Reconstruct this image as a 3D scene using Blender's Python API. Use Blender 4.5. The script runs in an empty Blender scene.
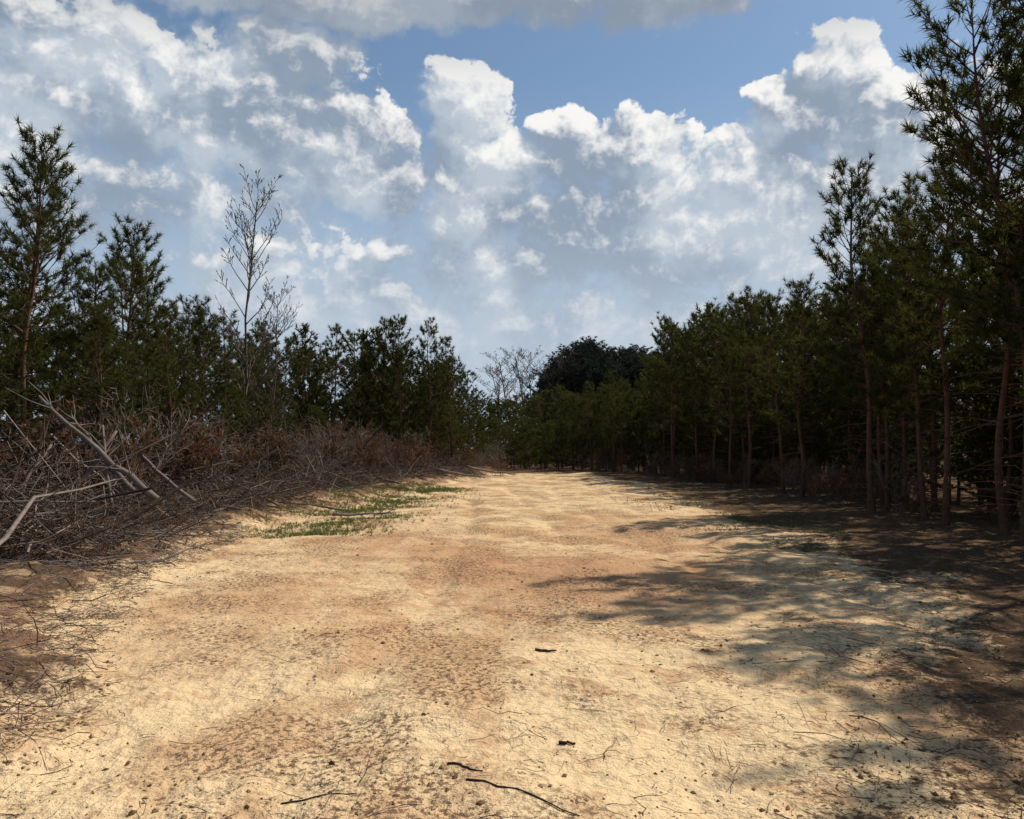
import bpy, math, random
import numpy as np
from mathutils import Vector
random.seed(7); rng=np.random.default_rng(7)
scene=bpy.context.scene
scene.view_settings.view_transform='Standard'
try: scene.view_settings.look='None'
except Exception: pass
scene.view_settings.exposure=0; scene.view_settings.gamma=1
F=796.0; PITCH=math.radians(2.9); CAMH=1.6
SUN_AZ=math.radians(57); SUN_EL=math.radians(50)

# ---------------------------------------------------------------- camera
cd=bpy.data.cameras.new("camera"); cam=bpy.data.objects.new("camera",cd)
scene.collection.objects.link(cam); scene.camera=cam
cd.sensor_width=36; cd.lens=28; cd.clip_end=6000; cd.clip_start=0.05
cam.location=(0,0,CAMH); cam.rotation_euler=(math.pi/2+PITCH,0,0)

# ---------------------------------------------------------------- helpers
_tab=rng.random((256,256))
def vnoise(x,y):
    xi=np.floor(x).astype(int); yi=np.floor(y).astype(int); fx=x-xi; fy=y-yi
    fx=fx*fx*(3-2*fx); fy=fy*fy*(3-2*fy)
    a=_tab[xi&255,yi&255]; b=_tab[(xi+1)&255,yi&255]; c=_tab[xi&255,(yi+1)&255]; d=_tab[(xi+1)&255,(yi+1)&255]
    return (a*(1-fx)+b*fx)*(1-fy)+(c*(1-fx)+d*fx)*fy
def fbm(x,y,o=4,g=0.5):
    s=0;a=1;t=0
    for i in range(o):
        s=s+a*vnoise(x*2**i+17.3*i,y*2**i+9.1*i); t+=a; a*=g
    return s/t
def sstep(a,b,x):
    t=np.clip((x-a)/(b-a),0,1); return t*t*(3-2*t)
def XL(y): return np.interp(y,[0,4.4,7,9.8,17,25,32,45,60],[-2.7,-3.0,-4.0,-4.9,-5.6,-4.6,-3.6,-2.0,-1])
def XR(y): return np.interp(y,[0,3.5,5,7,10,18,28,42,55,65],[2.0,2.2,3.0,4.2,5.2,5.5,6.2,6.2,5.4,4])  # drawn in near the camera: dark litter colour there is debris plus painted-in shadow
def masks(x,y):
    w=(fbm(x*0.7+5,y*0.7+3,4)-0.5)*2.2
    l=sstep(-0.7,0.5,x-XL(y)+w); r=sstep(-0.6,1.0,XR(y)-x+w)
    far=sstep(60,50,y)
    return l*r*far, 1-l
def hgt(x,y):
    x=np.asarray(x,float); y=np.asarray(y,float)
    sand,left=masks(x,y)
    near=sstep(200,60,np.hypot(x,y))
    h=(fbm(x*0.35+40,y*0.35+20,3)-0.5)*0.20
    h=h+(fbm(x*1.6+3,y*1.6+80,4)-0.5)*(0.10-0.06*sstep(10,26,y))
    h=h+(fbm(x*8+3,y*8+1,3)-0.5)*0.032
    h=h+left*(0.12+0.32*fbm(x*0.9+7,y*0.9,4)**1.5)
    for c,ph in ((-1.2,0.0),(0.6,0.4),(2.4,1.7),(3.9,2.2)):
        cx=c+0.5*np.sin(y*0.11+ph)-0.01*y
        h=h-0.036*np.exp(-((x-cx)/0.18)**2)*vnoise(x*0.8,y*0.35+c*7)*1.6
    hill=9.0*sstep(96,120,y)*sstep(1,10,x)
    return h*near+hill

class MB:
    def __init__(s): s.v=[];s.q=[];s.t=[];s.qm=[];s.tm=[];s.qt=[];s.tt=[];s.n=0
    def add(s,v,f,mat=0,tint=None):
        v=np.asarray(v,float).reshape(-1,3); f=np.asarray(f,int)
        if len(f)==0: return
        s.v.append(v)
        tt=np.full(len(f),0.5) if tint is None else np.broadcast_to(np.asarray(tint,float),(len(f),))
        if f.shape[1]==4: s.q.append(f+s.n); s.qm.append(np.full(len(f),mat)); s.qt.append(tt)
        else: s.t.append(f+s.n); s.tm.append(np.full(len(f),mat)); s.tt.append(tt)
        s.n+=len(v)
    def mesh(s,name,mats,smooth=True):
        V=np.concatenate(s.v); me=bpy.data.meshes.new(name)
        Q=np.concatenate(s.q) if s.q else np.zeros((0,4),int); T=np.concatenate(s.t) if s.t else np.zeros((0,3),int)
        me.vertices.add(len(V)); me.vertices.foreach_set("co",V.astype(np.float32).ravel())
        li=np.concatenate([Q.ravel(),T.ravel()]); me.loops.add(len(li)); me.loops.foreach_set("vertex_index",li.astype(np.int32))
        nf=len(Q)+len(T); me.polygons.add(nf)
        st=np.concatenate([np.arange(len(Q))*4,len(Q)*4+np.arange(len(T))*3]); me.polygons.foreach_set("loop_start",st.astype(np.int32))
        mi=np.concatenate(s.qm+s.tm); me.polygons.foreach_set("material_index",mi.astype(np.int32))
        sm=np.zeros(nf,bool); sm[:len(Q)]=smooth
        me.polygons.foreach_set("use_smooth",sm)
        at=me.attributes.new("tint",'FLOAT','FACE'); at.data.foreach_set("value",np.concatenate(s.qt+s.tt).astype(np.float32))
        for m in mats: me.materials.append(m)
        me.update(); me.validate(); return me
def obj(name,me,loc=(0,0,0),rot=(0,0,0),sc=(1,1,1),coll=None):
    o=bpy.data.objects.new(name,me); o.location=loc; o.rotation_euler=rot; o.scale=sc
    (coll or scene.collection).objects.link(o); return o
def nrm(a): return a/np.maximum(np.linalg.norm(a,axis=-1,keepdims=True),1e-9)
def tubes(P,R,S=4):
    P=np.asarray(P,float); R=np.asarray(R,float); N,K,_=P.shape
    t=nrm(P[:,-1]-P[:,0]); ref=np.where(np.abs(t[:,2:3])<0.9,np.array([[0,0,1.]]),np.array([[1.,0,0]]))
    a=nrm(np.cross(t,ref)); b=np.cross(t,a)
    an=np.arange(S)/S*2*math.pi
    ring=np.cos(an)[None,:,None]*a[:,None]+np.sin(an)[None,:,None]*b[:,None]
    V=P[:,:,None]+R[:,:,None,None]*ring[:,None]
    idx=np.arange(N*K*S).reshape(N,K,S); nx=np.roll(idx,-1,axis=2)
    f=np.stack([idx[:,:-1],nx[:,:-1],nx[:,1:],idx[:,1:]],-1).reshape(-1,4)
    return V.reshape(-1,3),f
def needles(O,D,n,L,w,spread=0.8,back=None):
    N=len(O); back=np.zeros((N,3)) if back is None else back
    s=rng.random((N,n,1)); o=O[:,None]+back[:,None]*s
    d=nrm(D[:,None]*0.75+rng.normal(size=(N,n,3))*spread*0.6+np.array([0,0,0.12]))
    l=(L*(0.7+0.5*rng.random((N,n,1))))
    side=nrm(np.cross(d,rng.normal(size=(N,n,3))))*w*0.5
    V=np.stack([o-side,o+side,o+d*l],2).reshape(-1,3)
    return V,np.arange(len(V)).reshape(-1,3)

# ---------------------------------------------------------------- materials
class NT:
    def __init__(s,nt): s.nt=nt; s.N=nt.nodes; s.L=nt.links
    def set(s,sock,v):
        if hasattr(v,'is_output'): s.L.new(v,sock)
        else: sock.default_value=v
    def math(s,op,a,b=None,c=None,clamp=False):
        n=s.N.new('ShaderNodeMath'); n.operation=op; n.use_clamp=clamp
        for i,v in enumerate((a,b,c)):
            if v is not None: s.set(n.inputs[i],v)
        return n.outputs[0]
    def vmath(s,op,a,b=None,c=None):
        n=s.N.new('ShaderNodeVectorMath'); n.operation=op
        for i,v in enumerate((a,b,c)):
            if v is not None: s.set(n.inputs[i],v)
        return n.outputs['Value'] if op in('DOT_PRODUCT','LENGTH') else n.outputs[0]
    def mix(s,f,a,b,mode='MIX'):
        n=s.N.new('ShaderNodeMix'); n.data_type='RGBA'; n.blend_type=mode; n.clamp_factor=True
        s.set(n.inputs[0],f); s.set(n.inputs[6],a if hasattr(a,'is_output') else (*a,1)); s.set(n.inputs[7],b if hasattr(b,'is_output') else (*b,1))
        return n.outputs[2]
    def noise(s,vec,scale,detail=4,rough=0.5,col=False,dim='2D'):
        n=s.N.new('ShaderNodeTexNoise'); n.noise_dimensions=dim; n.inputs['Scale'].default_value=scale; n.inputs['Detail'].default_value=detail; n.inputs['Roughness'].default_value=rough
        if vec is not None: s.L.new(vec,n.inputs['Vector'])
        return n.outputs['Color'] if col else n.outputs[0]
    def mr(s,v,a,b,c=0,d=1,smooth=True):
        n=s.N.new('ShaderNodeMapRange'); n.interpolation_type='SMOOTHSTEP' if smooth else 'LINEAR'
        s.set(n.inputs[0],v)
        for i,k in enumerate((a,b,c,d)): s.set(n.inputs[i+1],k)
        return n.outputs[0]
    def attr(s,name):
        n=s.N.new('ShaderNodeAttribute'); n.attribute_name=name; return n.outputs['Fac']
def newmat(name):
    m=bpy.data.materials.new(name); m.use_nodes=True; t=NT(m.node_tree)
    out=m.node_tree.nodes['Material Output']; m.node_tree.nodes.remove(m.node_tree.nodes['Principled BSDF'])
    df=t.N.new('ShaderNodeBsdfDiffuse'); t.L.new(df.outputs[0],out.inputs[0])
    return m,t,df,out
def foliage(name,c1,c2,c3,trans=0.35,tc=(0.16,0.17,0.02)):
    m,t,df,out=newmat(name)
    ti=t.attr('tint'); oi=t.N.new('ShaderNodeObjectInfo').outputs['Random']
    c=t.mix(ti,c1,c2); k=t.mr(oi,0.3,1.0,0,0.7); c=t.mix(k,c,c3)
    t.L.new(c,df.inputs[0])
    tr=t.N.new('ShaderNodeBsdfTranslucent'); c2_=t.mix(0.5,c,tc); t.L.new(c2_,tr.inputs[0])
    ms=t.N.new('ShaderNodeMixShader'); ms.inputs[0].default_value=trans
    t.L.new(df.outputs[0],ms.inputs[1]); t.L.new(tr.outputs[0],ms.inputs[2]); t.L.new(ms.outputs[0],out.inputs[0])
    return m
def woody(name,c1,c2,scale=12):
    m,t,df,out=newmat(name)
    tc=t.N.new('ShaderNodeTexCoord').outputs['Object']
    n=t.noise(tc,scale,2,0.6,dim='3D'); ti=t.attr('tint')
    f=t.math('ADD',t.math('MULTIPLY',n,0.7),t.math('MULTIPLY',t.math('SUBTRACT',ti,0.3),0.9))
    t.L.new(t.mix(t.mr(f,0.15,0.95),c1,c2),df.inputs[0])
    return m
M_needle=foliage('pine_needles',(0.019,0.028,0.010),(0.080,0.088,0.028),(0.048,0.060,0.021),0.31,(0.17,0.165,0.035))
M_needle_haze=foliage('hazed_hill_needles',(0.030,0.042,0.036),(0.055,0.070,0.055),(0.042,0.056,0.045),0.15,(0.07,0.08,0.05))  # far hill pines, distance haze painted into the needle colour
M_dryneedle=foliage('dry_needles',(0.07,0.042,0.028),(0.19,0.115,0.072),(0.12,0.075,0.05),0.2,(0.15,0.085,0.045))
M_bark=woody('pine_bark',(0.065,0.037,0.026),(0.19,0.105,0.07))
M_dead=woody('dead_wood',(0.052,0.038,0.030),(0.28,0.22,0.18),8)
M_log=woody('weathered_log',(0.10,0.075,0.06),(0.30,0.24,0.20),5)
M_grass=foliage('grass_blades',(0.08,0.12,0.035),(0.19,0.215,0.075),(0.14,0.17,0.06),0.33)
M_leafdry=foliage('dry_leaves',(0.09,0.045,0.025),(0.22,0.12,0.065),(0.15,0.08,0.05),0.25,(0.2,0.1,0.04))

# ---------------------------------------------------------------- ground
def build_ground():
    ang=np.concatenate([np.linspace(-40,40,760,endpoint=False),np.linspace(40,320,170,endpoint=False)])
    ang=np.radians(ang); A=len(ang)
    r=np.concatenate([[0.4,0.9,1.4,1.9,2.3,2.6],2.8*np.exp(np.linspace(0,math.log(3000/2.8),640))]); R=len(r)
    x=r[:,None]*np.sin(ang)[None]; y=r[:,None]*np.cos(ang)[None]
    z=hgt(x,y)
    V=np.stack([x,y,z],-1).reshape(-1,3)
    idx=np.arange(R*A).reshape(R,A); nx=np.roll(idx,-1,axis=1)
    f=np.stack([idx[:-1],idx[1:],nx[1:],nx[:-1]],-1).reshape(-1,4)
    mb=MB(); mb.add(V,f)
    c=len(V); mb.v.append(np.array([[0,0,float(hgt(0,0))]])); mb.n+=1
    t=np.stack([np.full(A,c),idx[0],nx[0]],-1); mb.t.append(t); mb.tm.append(np.zeros(A)); mb.tt.append(np.full(A,.5))
    m,t,b,out=newmat('ground_soil')
    me=mb.mesh('ground',[m])
    sand,left=masks(V[:,0],V[:,1])
    for nm,a in (('m_sand',sand),('m_left',left)):
        at=me.attributes.new(nm,'FLOAT','POINT'); at.data.foreach_set('value',np.append(a,1).astype(np.float32))
    P=t.N.new('ShaderNodeNewGeometry').outputs['Position']
    ms=t.attr('m_sand'); ml=t.attr('m_left')
    st=t.vmath('MULTIPLY',P,(1.0,0.28,1.0))
    ns=t.noise(st,1.0,5,0.62); nm_=t.noise(P,2.2,5,0.65); nf=t.noise(P,14,4,0.7); nff=t.noise(P,75,2,0.7); nb=t.noise(P,0.4,3,0.55)
    k=t.math('ADD',t.math('MULTIPLY',nb,0.55),t.math('MULTIPLY',ns,0.45))
    sandc=t.mix(t.mr(k,0.46,0.59),(0.71,0.505,0.28),(0.54,0.32,0.16))
    sandc=t.mix(t.mr(nm_,0.50,0.66,0,0.75),sandc,(0.44,0.245,0.125))
    for (cx,cy,sx,sy,am) in ((0.9,10.0,0.38,0.30,0.85),(-2.0,13.5,0.45,0.22,0.4),(3.2,16,0.4,0.2,0.45),(-2.6,7.0,0.7,0.5,0.3)):
        d=t.vmath('MULTIPLY',t.vmath('SUBTRACT',P,(cx,cy,0)),(sx,sy,0)); dd=t.vmath('LENGTH',d)
        dd=t.math('ADD',dd,t.math('MULTIPLY',t.math('SUBTRACT',nm_,0.5),2.4))
        sandc=t.mix(t.mr(dd,1.1,0.3,0,am),sandc,(0.40,0.185,0.09))
    sandc=t.mix(t.mr(nf,0.52,0.68,0,0.42),sandc,(0.33,0.20,0.11))
    sandc=t.mix(t.mr(nff,0.35,0.7,0,0.32),sandc,(0.77,0.58,0.35))
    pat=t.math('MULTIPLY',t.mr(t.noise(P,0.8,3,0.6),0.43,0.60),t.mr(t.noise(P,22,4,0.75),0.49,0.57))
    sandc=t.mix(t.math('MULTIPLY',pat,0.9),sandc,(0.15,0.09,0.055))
    lit=t.mix(nf,(0.05,0.032,0.02),(0.18,0.11,0.065)); lit=t.mix(t.mr(nm_,0.5,0.7,0,0.5),lit,(0.24,0.16,0.095))
    red=t.mix(nf,(0.12,0.060,0.038),(0.34,0.19,0.115)); red=t.mix(t.mr(nb,0.42,0.56),red,lit)
    red=t.mix(t.mr(nm_,0.5,0.62,0,0.6),red,(0.46,0.30,0.17))
    off=t.mix(ml,lit,red)
    e=t.math('ADD',ms,t.math('MULTIPLY',t.math('SUBTRACT',nf,0.5),1.3)); e=t.math('ADD',e,t.math('MULTIPLY',t.math('SUBTRACT',nm_,0.5),1.5))
    col=t.mix(t.mr(e,0.30,0.72),off,sandc)
    t.L.new(col,b.inputs[0])
    bn=t.noise(P,9,4,0.66)
    bp=t.N.new('ShaderNodeBump'); bp.inputs['Strength'].default_value=0.6; bp.inputs['Distance'].default_value=0.08
    t.L.new(bn,bp.inputs['Height']); t.L.new(bp.outputs[0],b.inputs['Normal'])
    obj('ground',me)
build_ground()

# ---------------------------------------------------------------- pine trees
def make_pine(name,H=8.0,crown=0.25,maxL=1.4,dens=1.0,needN=24,whorl=0.24,lean=0.2,wn=0.018,shape=0.45,nl=0.19,needle=None):
    mb=MB()
    K=14; s=np.linspace(0,1,K); la=rng.random()*6.28; wob=rng.normal(size=(2,3))*0.05
    cx=lean*np.cos(la)*s**2+wob[0,0]*np.sin(s*5)+wob[0,1]*np.sin(s*11); cy=lean*np.sin(la)*s**2+wob[1,0]*np.sin(s*6)+wob[1,1]*np.sin(s*9)
    r0=0.0085*H; P=np.stack([cx,cy,s*H-0.1],-1); Rr=r0*(1-s)**0.85+0.008; Rr[0]*=1.35
    v,f=tubes(P[None],Rr[None],8); mb.add(v,f,0,0.55)
    def tp(z): q=np.clip((z+0.1)/H,0,1); return np.array([np.interp(q,s,cx),np.interp(q,s,cy),z])
    LP=[];LR=[];LD=[];LL=[];LZ=[]
    z=crown*H
    while z<H-0.35:
        q=(z/H-crown)/(1-crown)
        n=rng.integers(3,6); a0=rng.random()*6.28; wf=rng.uniform(0.65,1.2)
        for i in range(n):
            if rng.random()>0.92*dens: continue
            prof=(0.55+0.45*min(1,q*4))*(1-q)**shape+0.08
            L=maxL*prof*wf*(0.5+0.7*rng.random()); a=a0+i*6.28/n+rng.normal()*0.3
            E=math.radians(5+52*q+rng.normal()*10)
            LP.append(tp(z+rng.normal()*0.06)); LD.append([math.cos(a)*math.cos(E),math.sin(a)*math.cos(E),math.sin(E)]); LL.append(L); LZ.append(q)
        z+=whorl*(0.7+0.6*rng.random())*(1.15-0.25*q)
    B=np.array(LP);D=np.array(LD);L=np.array(LL)[:,None];q=np.array(LZ)
    ss=np.linspace(0,1,5)
    def limb(i,sv):
        return B[i]+D[i]*L[i]*sv[:,None]+np.array([0,0,1.])*(0.34*L[i]*sv[:,None]**2-0.14*L[i]*sv[:,None])
    n=len(B); path=np.stack([limb(np.arange(n),np.full(n,x)) for x in ss],1)
    rr=(0.006+0.011*L)*(1-0.8*ss)[None]
    v,f=tubes(path,rr,3); mb.add(v,f,0,0.4)
    cnt=np.maximum(3,(L[:,0]*6.5*dens).astype(int)); I=np.repeat(np.arange(n),cnt)
    sv=0.38+0.62*rng.random(len(I))**0.75
    o=limb(I,sv); side=nrm(np.cross(D[I],[0,0,1.]))*rng.choice([-1,1],len(I))[:,None]
    td=nrm(D[I]*0.7+side*(0.3+0.6*rng.random((len(I),1)))+np.array([0,0,0.42])+rng.normal(size=(len(I),3))*0.22)
    tl=(0.14+0.30*rng.random((len(I),1)))*(0.55+0.5*(1-sv[:,None]))*(0.6+0.5*L[I])
    tip=limb(np.arange(n),np.ones(n)); o=np.concatenate([o,tip]); td=np.concatenate([td,nrm(D+np.array([0,0,.45]))]); tl=np.concatenate([tl,np.full((n,1),0.18)])
    top=tp(H-0.15)[None]; o=np.concatenate([o,top,top-[[0,0,.25]]]); td=np.concatenate([td,[[0,0,1.],[0.1,0,1.]]]); tl=np.concatenate([tl,[[0.3],[0.3]]])
    e=o+td*tl+np.array([0,0,0.04]); tp3=np.stack([o,e],1)
    v,f=tubes(tp3,np.broadcast_to(np.array([0.006,0.003]),(len(o),2)),3); mb.add(v,f,0,0.5)
    tint=np.clip(rng.normal(0.45,0.27,len(e)),0,1)
    v,f=needles(e,td,needN,nl,wn,1.05,back=-td*tl*0.6); mb.add(v,f,1,np.repeat(tint,needN))
    m=int(26*dens); zz=rng.uniform(0.3,max(1.4,crown*H+0.4),m); a=rng.random(m)*6.28; l=rng.uniform(0.3,1.2,m)
    b0=np.array([tp(k) for k in zz]); d=np.stack([np.cos(a),np.sin(a),rng.uniform(-0.25,0.25,m)],-1)
    dp=np.stack([b0,b0+d*l[:,None]*0.5+[0,0,.03],b0+d*l[:,None]-np.array([0,0,.06])],1)
    v,f=tubes(dp,np.array([[0.012,0.008,0.004]])*np.ones((m,1)),3); mb.add(v,f,0,0.6)
    return mb.mesh(name,[M_bark,needle or M_needle])
full=[make_pine('pine_mesh',8,(0.26,0.3,0.36,0.3)[i],1.45+0.1*(i%3),1.05,24) for i in range(4)]
tall=[make_pine('pine_tall_mesh',8,0.38,1.5,1.05,26,lean=0.2) for i in range(3)]
sparse=[make_pine('pine_sparse_mesh',8,0.32,1.3,0.8,24,0.30,0.35) for i in range(3)]
bushy=[make_pine('pine_bushy_mesh',8,0.05,1.55,1.0,20,0.27,0.2,0.026,0.45) for i in range(3)]
far_=[make_pine('pine_far_mesh',8,0.10,1.7,0.9,9,0.36,0.2,0.06,0.4,0.24) for i in range(3)]
hillp=[make_pine('pine_hill_mesh',8,0.10,1.8,0.9,9,0.36,0.2,0.07,0.3,0.26,M_needle_haze) for i in range(2)]
mid_=[make_pine('pine_mid_mesh',8,0.26+.05*i,1.5,1.0,12,0.27,0.2,0.036,0.45,0.21) for i in range(3)]
NP=0
def place_pine(x,y,h,kind=full,coll=None,fat=1.0,name='pine_tree'):
    global NP; NP+=1
    sc=h/8.0; w=sc**0.6*fat*(0.9+0.2*rng.random())
    return obj(name,kind[rng.integers(len(kind))],(x,y,float(hgt(x,y))),(rng.normal()*0.018,rng.normal()*0.018,rng.random()*6.28),(w,w,sc),coll)
def region(x0,x1,y0,y1,sp,jit=0.35):
    out=[]
    for gy in np.arange(y0,y1,sp):
        for gx in np.arange(x0,x1,sp):
            out.append((gx+rng.normal()*jit*sp*0.7,gy+rng.normal()*jit*sp*0.7))
    return out
def RB(y): return np.interp(y,[-10,0,13,20,28,40,51,58,63,68,80],[9.4,9.4,9.2,9.5,9.6,9.3,8.2,6.4,5.0,4.4,5.2])
def RH(y): return np.interp(y,[0,10,14,20,30,40,50,56,60,68,80],[7.8,7.8,7.6,7.4,7.5,8.4,9.7,8.2,6.4,5.6,5.6])
for x,y in region(2,28,-6,80,1.95):
    b=RB(y)
    if x<b or x>b+(9.0 if y>10 else 5): continue
    if y<13: k=sparse if rng.random()<.3 else full
    elif x<b+2.4: k=(tall if rng.random()<.6 else full) if y<34 else mid_
    else: k=far_
    place_pine(x,y,RH(y)*(0.84+0.24*rng.random()),k)
for x,y,h,k in ((8.5,12.6,10.4,full),(8.9,13.9,9.4,full),(9.2,14.9,8.6,tall),(8.8,10.6,9.6,full),(8.8,8.5,9.2,full),(9.0,20.0,8.7,full),(10.6,21.5,8.0,sparse),(9.1,16.8,7.4,tall),(9.4,18.2,7.4,full)):
    place_pine(x,y,h,k)
for i in range(70):
    y=rng.uniform(16,64); place_pine(RB(y)+1.6+rng.random()*2.4,y,rng.uniform(2.2,4.6),far_,None,1.15)
def LB(y): return np.interp(y,[0,12,16,22,30,40,43,46,48,60,70,84],[-9.5,-10.0,-10.2,-10.4,-10.8,-10.6,-9.4,-7.3,-3.7,-3.1,-3.5,-4.2])
def LH(y): return np.interp(y,[0,14,22,30,38,46,60],[7.2,6.8,6.7,6.9,7.0,8.2,7.4])
for x,y in region(-30,-2,5,70,2.25):
    b=LB(y)
    if x>b or x<b-11: continue
    if y<41:
        if rng.random()<0.10: continue
        u=rng.random(); k=(sparse if u<0.25 else full) if x>b-4 else far_
        place_pine(x,y,LH(y)*(0.66+0.34*rng.random()),k,None,1.15)
    else: place_pine(x,y,LH(y)*(0.86+0.2*rng.random()),bushy if x>b-4 and y<50 else far_)
for x,y,h,k in ((-9.9,16.0,7.7,full),(-10.9,17.5,7.3,full),(-11.9,17.0,7.4,full),(-9.9,20.0,7.0,full),(-12.2,25,7.4,sparse),(-10.6,23.5,6.7,full),(-6.3,45.5,8.8,bushy),(-4.9,46.5,8.6,bushy),(-3.6,47.5,8.0,bushy),(-7.6,46,8.8,bushy),
   (-9.6,18.5,5.6,full),(-9.2,21.5,5.0,full),(-9.9,25.5,5.6,full),(-10.3,14.6,5.8,full),(-9.3,31,4.6,bushy),(-8.9,17.2,4.2,full),(-8.8,24,4.0,bushy)):
    place_pine(x,y,h,k)
for i in range(24):
    y=rng.uniform(14,40); place_pine(np.interp(y,[14,40],[-8.2,-6.5])-rng.random()*2.0,y,rng.uniform(1.4,3.4),bushy,None,0.9)
for i in range(34):
    y=rng.uniform(59,84); place_pine(rng.uniform(-3.4,5.5),y,rng.uniform(1.8,3.2)+(y-59)*0.09,far_,None,1.3)

dc=bpy.data.collections.new('distant_trees')
for x,y in region(-24,50,88,106,3.0):
    if abs(x-1)>14 and y>97: continue
    place_pine(x,y,7.6*(0.85+0.3*rng.random()),far_,dc,1.35,'distant_pine')
for x,y in region(5.5,26,110,130,2.7):
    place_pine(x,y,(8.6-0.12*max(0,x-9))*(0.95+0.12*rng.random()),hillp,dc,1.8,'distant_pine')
e=bpy.data.objects.new('distant_trees',None); e.instance_type='COLLECTION'; e.instance_collection=dc; scene.collection.objects.link(e)
print('PINES',NP)

# ---------------------------------------------------------------- branching plants
def branching(levels,H,spread,n0,r0,seed,trunk=True,ratio=0.6,up=0.04,wob=0.10):
    rg=np.random.default_rng(seed); paths=[];rad=[];tips=[]
    def grow(p,d,L,r,lv):
        K=6; pts=[p]; dd=d.copy()
        for i in range(K-1):
            dd=nrm(dd+rg.normal(size=3)*(wob if lv<levels else wob*0.4)+np.array([0,0,up])); pts.append(pts[-1]+dd*L/(K-1))
        paths.append(pts); rad.append(np.linspace(r,r*0.3,K))
        if lv==0: tips.append((pts[-1],dd)); return
        n=n0[levels-lv]
        for i in range(n):
            s=rg.uniform(0.28,1.0)
            j=min(K-2,int(s*(K-1))); q=pts[j]+(pts[j+1]-pts[j])*(s*(K-1)-j)
            a=rg.random()*6.28; sd=nrm(np.cross(dd,[math.cos(a),math.sin(a),0.3]))
            nd=nrm(dd*(1-spread*0.5)+sd*spread)
            grow(np.array(q),nd,L*ratio*(1.15-0.6*s)*rg.uniform(0.7,1.15),r*(1-0.7*s)*0.6+0.002,lv-1)
    if trunk: grow(np.zeros(3),np.array([0,0,1.]),H,r0,levels)
    else:
        for i in range(7):
            a=rg.random()*6.28; t=rg.uniform(0.1,0.7); grow(np.array([rg.normal()*.1,rg.normal()*.1,0]),nrm(np.array([math.cos(a)*t,math.sin(a)*t,1])),H*rg.uniform(.5,1),r0,levels)
    return np.array(paths),np.array(rad),tips
P,R,_=branching(3,10.5,0.60,[38,9,5],0.06,3,True,0.27,0.12)
mb=MB(); v,f=tubes(P,np.maximum(R,0.007),4); mb.add(v,f,0,0.4); bare=mb.mesh('bare_tree',[M_dead])
obj('bare_tree',bare,(-9.6,28,float(hgt(-9.6,28))-.1),(0,-0.02,0.5),(1,1,0.97))
obj('bare_tree',bare,(-9.0,29.5,-.1),(0,0.03,2.5),(0.8,0.8,0.72))
obj('bare_tree',bare,(-12.2,24.0,-.1),(0.03,0.03,4.5),(0.7,0.7,0.62))
for x,h in ((-0.6,1.2),(0.6,1.3),(1.8,1.35),(3.0,1.4),(4.2,1.35)):
    obj('distant_bare_tree',bare,(x,110+rng.normal()*2,0),(0,0,rng.random()*6),(2.6,2.6,h),dc)
shr=[]
for i in range(4):
    P,R,T=branching(2,1.5,0.7,[6,4],0.011,20+i,False,0.55)
    mb=MB(); v,f=tubes(P,np.maximum(R,0.004),3); mb.add(v,f,0,rng.uniform(.2,.7))
    o=np.array([a for a,b in T]); d=np.array([b for a,b in T])
    if i%2==0:
        V,f=needles(o,d,5,0.10,0.035,1.1,-d*0.2); mb.add(V,f,1,np.repeat(rng.random(len(o)),5))
    shr.append(mb.mesh('dry_shrub_mesh',[M_dead,M_leafdry]))
def shrub(x,y,s): obj('dry_shrub',shr[rng.integers(4)],(x,y,float(hgt(x,y))-.03),(rng.normal()*.15,rng.normal()*.15,rng.random()*6.28),(s,s,s*rng.uniform(.8,1.3)))
for i in range(200):
    y=rng.uniform(13,46); x=np.interp(y,[12,22,32,46],[-7.8,-7.2,-6.0,-3.9])-abs(rng.normal())*2.6
    shrub(x,y,rng.uniform(0.5,1.6))
for i in range(110):
    y=rng.uniform(11,66); x=RB(y)-0.3+rng.exponential(1.4); shrub(x,y,rng.uniform(0.4,1.0))
for i in range(34):
    y=rng.uniform(46,60); x=rng.uniform(-4,-0.5); shrub(x,y,rng.uniform(0.5,1.2))

# ---------------------------------------------------------------- brush pile (slash) on the left
def sticks(n,X,Y,Z,L,r,elev,mb,mat=0,K=5,S=4,bend=0.12,tint=None):
    a=rng.random(n)*6.28; E=rng.normal(size=n)*elev
    d=np.stack([np.cos(a)*np.cos(E),np.sin(a)*np.cos(E),np.sin(E)],-1)
    s=np.linspace(-0.5,0.5,K); c=np.stack([X,Y,Z],-1)
    p=c[:,None]+d[:,None]*(L[:,None]*s)[...,None]
    p=p+np.cumsum(rng.normal(size=(n,K,3))*bend*L[:,None,None]/K,1)
    p[:,:,2]=np.maximum(p[:,:,2],hgt(p[:,:,0],p[:,:,1])+r[:,None]*0.3)
    rr=r[:,None]*np.linspace(1,0.4,K)[None]
    v,f=tubes(p,rr,S); ti=rng.random(n) if tint is None else tint
    mb.add(v,f,mat,np.repeat(ti,(K-1)*S)); return p
def pileX(y): return np.interp(y,[6,12,18,25,32,40,48],[-4.9,-6.0,-6.4,-6.1,-5.2,-3.9,-2.2])
mb=MB(); n=11000
Y=10+38*rng.random(n)**1.25; X=pileX(Y)-np.abs(rng.normal(size=n))*2.5+0.35*rng.normal(size=n)
ph=(1.35+0.25*sstep(12,22,Y))*np.exp(-((X-(pileX(Y)-2.9))/2.1)**2)*(0.2+1.2*vnoise(X*0.45,Y*0.45+9)); Z=hgt(X,Y)+rng.random(n)**0.9*ph+0.02
L=rng.gamma(2.0,0.42,n)+0.2; r=0.004+0.008*L*rng.random(n)**1.5
p=sticks(n,X,Y,Z,L,r,0.42,mb,S=3)
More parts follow.
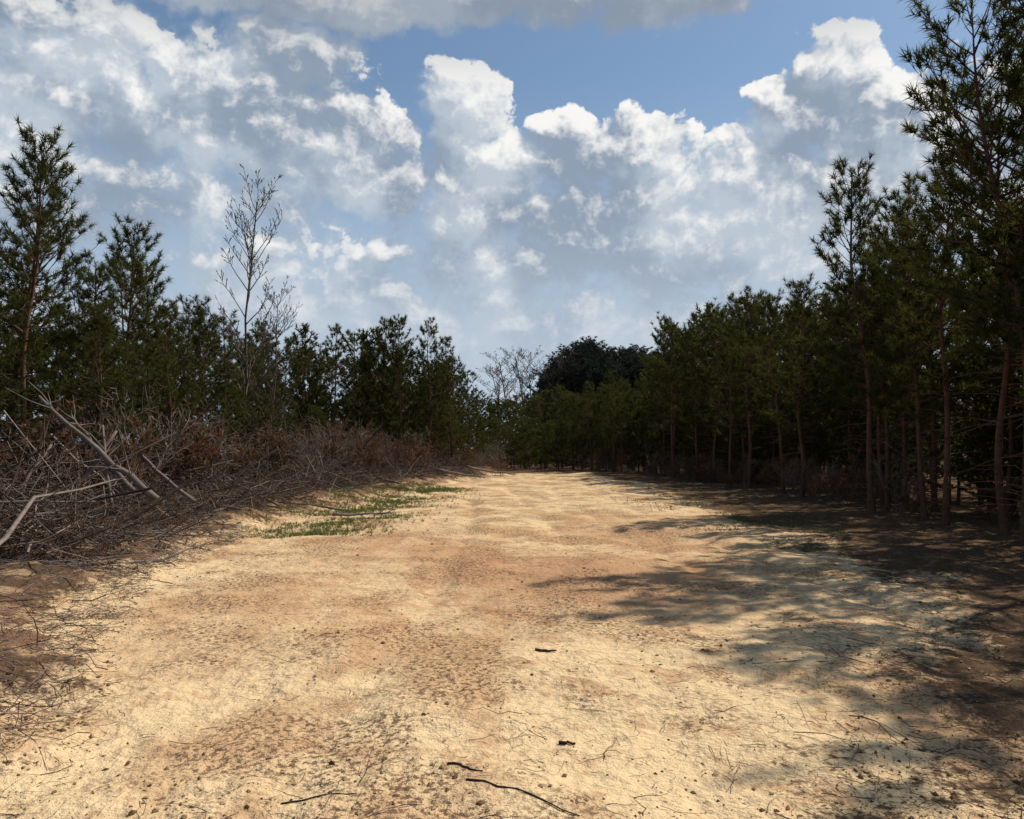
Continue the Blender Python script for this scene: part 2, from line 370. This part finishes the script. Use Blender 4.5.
k=rng.choice(n,5000,False); V,f=needles(p[k,-1],nrm(p[k,-1]-p[k,0]),14,0.15,0.018,1.0,(p[k,0]-p[k,-1])*0.3); mb.add(V,f,1,np.repeat(rng.random(len(k)),14))
obj('brush_pile',mb.mesh('brush_pile',[M_dead,M_dryneedle]))
def log(a,b,r,name='dead_log'):
    a=np.array(a,float);b=np.array(b,float); s=np.linspace(0,1,9); P=a+(b-a)*s[:,None]; P[1:-1]+=rng.normal(size=(7,3))*r*0.35
    P[:,2]-=np.sin(s*math.pi)*0.04*np.linalg.norm(b-a)*0.3
    d=nrm(b-a); P=np.concatenate([P[:1]-d*0.004,P,P[-1:]+d*0.004]); R=np.concatenate([[0.001],r*(1-0.55*s),[0.001]])
    m=MB(); v,f=tubes(P[None],R[None],9); m.add(v,f,0,0.5)
    q=rng.random(14); o=a+(b-a)*q[:,None]; dd=nrm(d+rng.normal(size=(14,3))*0.8); l=rng.uniform(0.15,0.9,(14,1))
    v,f=tubes(np.stack([o,o+dd*l*.5,o+dd*l+rng.normal(size=(14,3))*.05],1),np.array([[.014,.009,.004]])*np.ones((14,1)),4); m.add(v,f,0,0.5)
    obj(name,m.mesh(name,[M_log]))
log((-5.95,13.6,.70),(-8.45,14.2,2.55),0.062)
log((-6.7,14.2,.85),(-8.1,14.6,2.25),0.05)
log((-7.8,13.9,.55),(-7.3,14.7,1.95),0.055)
log((-7.0,14.0,.55),(-7.5,14.6,2.05),0.04)
log((-6.2,15.6,.6),(-7.9,16.1,1.85),0.045); log((-8.5,13.2,.4),(-8.2,14.2,1.7),0.045)
log((-9.0,12.6,1.1),(-6.6,12.4,.35),0.05); log((-7.4,18.5,.5),(-8.6,19.0,2.4),0.045)
log((-9.5,13.2,.45),(-5.8,13.8,.25),0.05); log((-8.8,11.5,.3),(-5.6,12.9,.12),0.05); log((-10,19,1.0),(-5.9,17.5,.3),0.05)
log((-8.5,22,1.2),(-5.8,20,.2),0.05); log((-8,27,1.2),(-5.0,25.2,.25),0.05); log((-4.1,18.3,.12),(-2.9,19.2,.1),0.04); log((-6.1,9.6,.25),(-4.6,10.6,.14),0.035)
log((-7.5,33,1.2),(-4.2,31,.25),0.06); log((-3.8,40,.6),(-1.4,41,.2),0.08);log((-2.5,44,.7),(0.2,46,.2),0.08)

# ---------------------------------------------------------------- small litter on the clearing
mb=MB(); n=20000
Y=2.6+28*rng.random(n)**2.0; X=rng.uniform(-0.75,0.75,n)*Y
den=vnoise(X*0.9+4,Y*0.9)+0.8*(X>XR(Y)-1.0)+0.9*(X<XL(Y)+0.8)
k=rng.random(n)<np.clip((den-0.45)*1.3,0.08,1); X=X[k];Y=Y[k]; n=len(X)
L=rng.gamma(1.6,0.03,n)+0.02; r=0.001+L*0.012*rng.random(n)
sticks(n,X,Y,hgt(X,Y)+0.005,L,r,0.12,mb,K=4,S=3,bend=0.35,tint=rng.random(n)*0.55)
n=200; Y=2.8+22*rng.random(n)**1.6; X=rng.uniform(-0.6,0.6,n)*Y; L=rng.uniform(0.10,0.36,n)
sticks(n,X,Y,hgt(X,Y)+0.008,L,0.0015+0.006*L*rng.random(n),0.06,mb,K=6,S=4,bend=0.3,tint=rng.random(n)*0.55)
for (a,b,rr) in (((-0.20,3.80),(0.30,3.52),0.005),((-0.30,4.0),(-0.15,3.9),0.006),((-1.05,3.7),(-0.7,3.72),0.004),((0.18,6.1),(0.33,6.08),.012),((0.25,4.35),(0.33,4.33),.010)):
    s=np.linspace(0,1,8)[:,None]; q=np.array(a)+(np.array(b)-np.array(a))*s+rng.normal(size=(8,2))*0.008
    z=hgt(q[:,0],q[:,1])+rr*0.8; v,f=tubes(np.column_stack([q,z])[None],(rr*np.linspace(1,.5,8))[None],6); mb.add(v,f,0,0.1)
n=2600; Y=4+12*rng.random(n); X=XL(Y)-rng.exponential(1.0,n)+0.5; L=rng.gamma(2,0.09,n)+0.05
sticks(n,X,Y,hgt(X,Y)+0.02+0.05*rng.random(n),L,0.0015+0.010*L*rng.random(n),0.2,mb,K=5,S=3,bend=0.3)
n=1500; Y=2.8+8*rng.random(n)**1.5; X=XR(Y)+rng.normal(size=n)*0.8; L=rng.gamma(2,0.05,n)+0.03
sticks(n,X,Y,hgt(X,Y)+0.01+0.02*rng.random(n),L,0.001+0.010*L*rng.random(n),0.2,mb,K=5,S=3,bend=0.3,tint=rng.random(n)*0.6)
obj('twig_litter',mb.mesh('twig_litter',[M_dead]))
m,t,b,out=newmat('dirt_clod'); ti=t.attr('tint'); t.L.new(t.mix(ti,(0.09,0.05,0.028),(0.50,0.33,0.17)),b.inputs[0])
n=42000; Y=2.6+24*rng.random(n)**2.0; X=rng.uniform(-0.75,0.75,n)*Y
den=fbm(X*0.8+14,Y*0.8,3)+0.5*(X>XR(Y)-0.9)+0.5*(X<XL(Y)+0.7)
k=rng.random(n)<np.clip((den-0.40)*2.2,0.07,1); X=X[k];Y=Y[k]; n=len(X)
oc=np.array([[1,0,0],[-1,0,0],[0,1,0],[0,-1,0],[0,0,1],[0,0,-1.]]); of=np.array([[0,2,4],[2,1,4],[1,3,4],[3,0,4],[2,0,5],[1,2,5],[3,1,5],[0,3,5]])
sz=np.clip(rng.lognormal(-5.1,0.6,n),0.002,0.022)
a=rng.random(n)*6.28; v=oc[None]*(0.6+0.8*rng.random((n,6,1)))*np.stack([np.ones(n),rng.uniform(.4,1,n),rng.uniform(.3,.7,n)],-1)[:,None]*sz[:,None,None]
v=np.stack([v[...,0]*np.cos(a)[:,None]-v[...,1]*np.sin(a)[:,None],v[...,0]*np.sin(a)[:,None]+v[...,1]*np.cos(a)[:,None],v[...,2]],-1)
v=v+np.stack([X,Y,hgt(X,Y)+sz*0.2],-1)[:,None]
mb=MB(); mb.add(v,(of[None]+6*np.arange(n)[:,None,None]).reshape(-1,3),0,np.repeat(rng.random(n)**1.3,8))
obj('dirt_clods',mb.mesh('dirt_clods',[m],False))

# ---------------------------------------------------------------- grass
def grass(name,X,Y,n,L,w=0.006):
    N=len(X); O=np.stack([X,Y,hgt(X,Y)-0.005],-1); D=np.tile([[0,0,1.]],(N,1))
    mb=MB(); V,f=needles(O,D,n,L,w,1.0); mb.add(V,f,0,np.repeat(rng.random(N),n)); obj(name,mb.mesh(name,[M_grass]))
Y=rng.uniform(14.5,33,17000); c=np.interp(Y,[14.5,20,27,34],[-4.4,-4.2,-3.7,-3.1]); X=c+rng.normal(size=len(Y))*0.85
k=rng.random(len(X))<np.clip((fbm(X*1.1,Y*0.7,4)-0.36)*2.6,0,0.8); grass('grass_patch',X[k],Y[k],7,0.085,0.010)
Y=rng.uniform(13,38,4500); X=np.interp(Y,[13,38],[5.3,5.4])+rng.normal(size=len(Y))*1.0
k=vnoise(X*1.3+50,Y*0.8)>0.62; grass('grass_patch',X[k],Y[k],6,0.07,0.008)
Y=rng.uniform(7,20,1500); X=XL(Y)+rng.normal(size=1500)*0.8; k=vnoise(X*1.3+20,Y*0.9)>0.82; grass('weeds',X[k],Y[k],6,0.07,0.008)

# ---------------------------------------------------------------- sky
w=bpy.data.worlds.new("World"); scene.world=w; w.use_nodes=True; w.name='sky'
t=NT(w.node_tree); bg=w.node_tree.nodes['Background']; STR=0.10; bg.inputs[1].default_value=STR
sky=t.N.new('ShaderNodeTexSky'); sky.sky_type='NISHITA'; sky.sun_disc=False; sky.sun_elevation=SUN_EL; sky.sun_rotation=SUN_AZ
sky.air_density=1.0; sky.dust_density=0.6; sky.ozone_density=1.6
skyc=t.mix(1.0,sky.outputs[0],(0.86,0.98,1.0),'MULTIPLY')
G=t.N.new('ShaderNodeTexCoord').outputs['Generated']
sp=t.N.new('ShaderNodeSeparateXYZ'); t.L.new(G,sp.inputs[0])
az=t.math('ARCTAN2',sp.outputs[0],sp.outputs[1])
hyp=t.math('SQRT',t.math('ADD',t.math('MULTIPLY',sp.outputs[0],sp.outputs[0]),t.math('MULTIPLY',sp.outputs[1],sp.outputs[1])))
tv=t.math('DIVIDE',sp.outputs[2],t.math('MAXIMUM',hyp,0.02))
base=t.mix(t.mr(tv,0.50,0.05,0.08,0.9),skyc,(4.8,5.8,6.9))
cb=t.N.new('ShaderNodeCombineXYZ'); t.L.new(az,cb.inputs[0]); t.L.new(tv,cb.inputs[1]); UV=cb.outputs[0]
def pxuv(px,py):
    x=(px-512)/F; zc=(409.5-py)/F; y=math.cos(PITCH)-zc*math.sin(PITCH); z=math.sin(PITCH)+zc*math.cos(PITCH)
    return math.atan2(x,y), z/math.hypot(x,y)
# cumulus banks: centre, half-width, half-height, weight (degrees-like units converted to azimuth / tan elevation)
BL=[(110,100,130,56,.9),(235,115,100,75,1.1),(340,150,75,50,1.1),(385,185,48,30,.9),(55,35,150,40,.9),(300,60,66,44,.9),(170,190,140,40,.6),
(10,150,60,58,1),(60,215,40,28,.7),(195,262,38,16,.7),
(465,112,44,46,1.2),(512,165,60,40,1.1),(470,205,66,56,1),(500,260,95,48,.8),
(562,130,34,24,1),(622,155,66,42,1.2),(660,185,52,38,1),(600,225,120,55,.9),
(842,70,38,40,1.3),(796,114,44,34,1.2),(888,124,58,40,1.3),(755,168,66,40,1.1),(850,190,125,70,1.1),(930,150,48,50,1.1),(720,245,170,58,.85),
(375,252,42,16,.8),(290,265,140,36,.6),
(270,-14,230,36,1.2),(470,-16,130,42,1.2),(660,-16,120,42,1.2),(500,330,460,55,.7),(1120,150,120,110,1),(-120,150,90,90,1)]
grp=bpy.data.node_groups.new('cloud_density','ShaderNodeTree')
grp.interface.new_socket('P',in_out='INPUT',socket_type='NodeSocketVector'); grp.interface.new_socket('H',in_out='OUTPUT',socket_type='NodeSocketFloat')
g=NT(grp); gi=g.N.new('NodeGroupInput'); Pn=gi.outputs[0]
wn=g.noise(Pn,7,4,0.62,True); wp=g.vmath('MULTIPLY_ADD',g.vmath('SUBTRACT',wn,(.5,.5,.5)),(0.08,0.07,0),Pn)
h=None
for (px,py,rx,ry,wt) in BL:
    u,v_=pxuv(px,py); rx/=F; ry/=F; rx*=1.12; ry*=1.15
    q=g.vmath('MULTIPLY_ADD',wp,(1/rx,1/ry,0),(-u/rx,-v_/ry,0)); dt=g.vmath('DOT_PRODUCT',q,q)
    hh=g.math('MULTIPLY_ADD',dt,-wt,wt)
    if h is None: h=g.math('MAXIMUM',hh,-1.0)
    else: h=g.math('SMOOTH_MAX',h,hh,0.2)
vo=g.N.new('ShaderNodeTexVoronoi'); vo.feature='F1'; vo.inputs['Scale'].default_value=17; vo.inputs['Detail'].default_value=3.5; vo.inputs['Roughness'].default_value=0.6; vo.normalize=True
vo.voronoi_dimensions='2D'
w2=g.vmath('MULTIPLY_ADD',g.vmath('SUBTRACT',g.noise(Pn,30,2,0.6,True),(.5,.5,.5)),(0.018,0.018,0),wp); g.L.new(w2,vo.inputs['Vector'])
bl=g.math('SUBTRACT',0.42,vo.outputs['Distance'])
nz=g.math('SUBTRACT',g.noise(Pn,14,6,0.66),0.5)
h=g.math('ADD',h,g.math('MULTIPLY',bl,1.8)); h=g.math('ADD',h,g.math('MULTIPLY',nz,1.3))
go=g.N.new('NodeGroupOutput'); g.L.new(h,go.inputs[0])
def dens(vec):
    n=t.N.new('ShaderNodeGroup'); n.node_tree=grp; t.L.new(vec,n.inputs[0]); return n.outputs[0]
h0=dens(UV); h1=dens(t.vmath('ADD',UV,(0.009,0.018,0)))
edge=t.math('MULTIPLY',t.mr(t.math('ABSOLUTE',az),1.25,0.95),t.mr(tv,0.80,0.68))
sn=t.noise(UV,6,5,0.6)
dl=t.math('ADD',t.math('SUBTRACT',h0,h1),t.math('MULTIPLY',t.math('SUBTRACT',sn,0.5),0.5))
lit=t.mr(dl,-0.12,0.80)
alpha=t.math('MULTIPLY',t.mr(h0,0.0,t.mr(lit,0.1,0.6,0.9,0.22)),edge)
top=t.mr(tv,0.44,0.56)
shade=t.mix(t.mr(sn,0.38,0.62),(2.8,3.5,4.5),(5.0,5.7,6.5))
c=t.mix(lit,shade,(9.4,9.3,9.1))
c=t.mix(t.math('MULTIPLY',top,0.6),c,(2.4,2.9,3.6))
c=t.mix(t.mr(tv,0.32,0.10,0.0,0.75),c,(5.0,5.8,6.8))
fin=t.mix(alpha,base,c)
t.L.new(fin,bg.inputs[0])
bg2=t.N.new('ShaderNodeBackground'); bg2.inputs[1].default_value=STR; t.L.new(base,bg2.inputs[0])
win=t.math('MULTIPLY',t.math('LESS_THAN',t.math('ABSOLUTE',az),1.25),t.math('MULTIPLY',t.math('LESS_THAN',tv,0.80),t.math('GREATER_THAN',tv,-0.05)))
mx=t.N.new('ShaderNodeMixShader'); t.L.new(win,mx.inputs[0]); t.L.new(bg2.outputs[0],mx.inputs[1]); t.L.new(bg.outputs[0],mx.inputs[2])
t.L.new(mx.outputs[0],w.node_tree.nodes['World Output'].inputs[0])
w.cycles.sampling_method='MANUAL'; w.cycles.sample_map_resolution=256

sd=bpy.data.lights.new('sun','SUN'); so=bpy.data.objects.new('sun',sd); scene.collection.objects.link(so)
sd.energy=4.7; sd.angle=math.radians(0.55); sd.color=(1,0.95,0.86)
dv=Vector((math.sin(SUN_AZ)*math.cos(SUN_EL),math.cos(SUN_AZ)*math.cos(SUN_EL),math.sin(SUN_EL)))
so.rotation_euler=dv.to_track_quat('Z','Y').to_euler(); so.location=dv*60
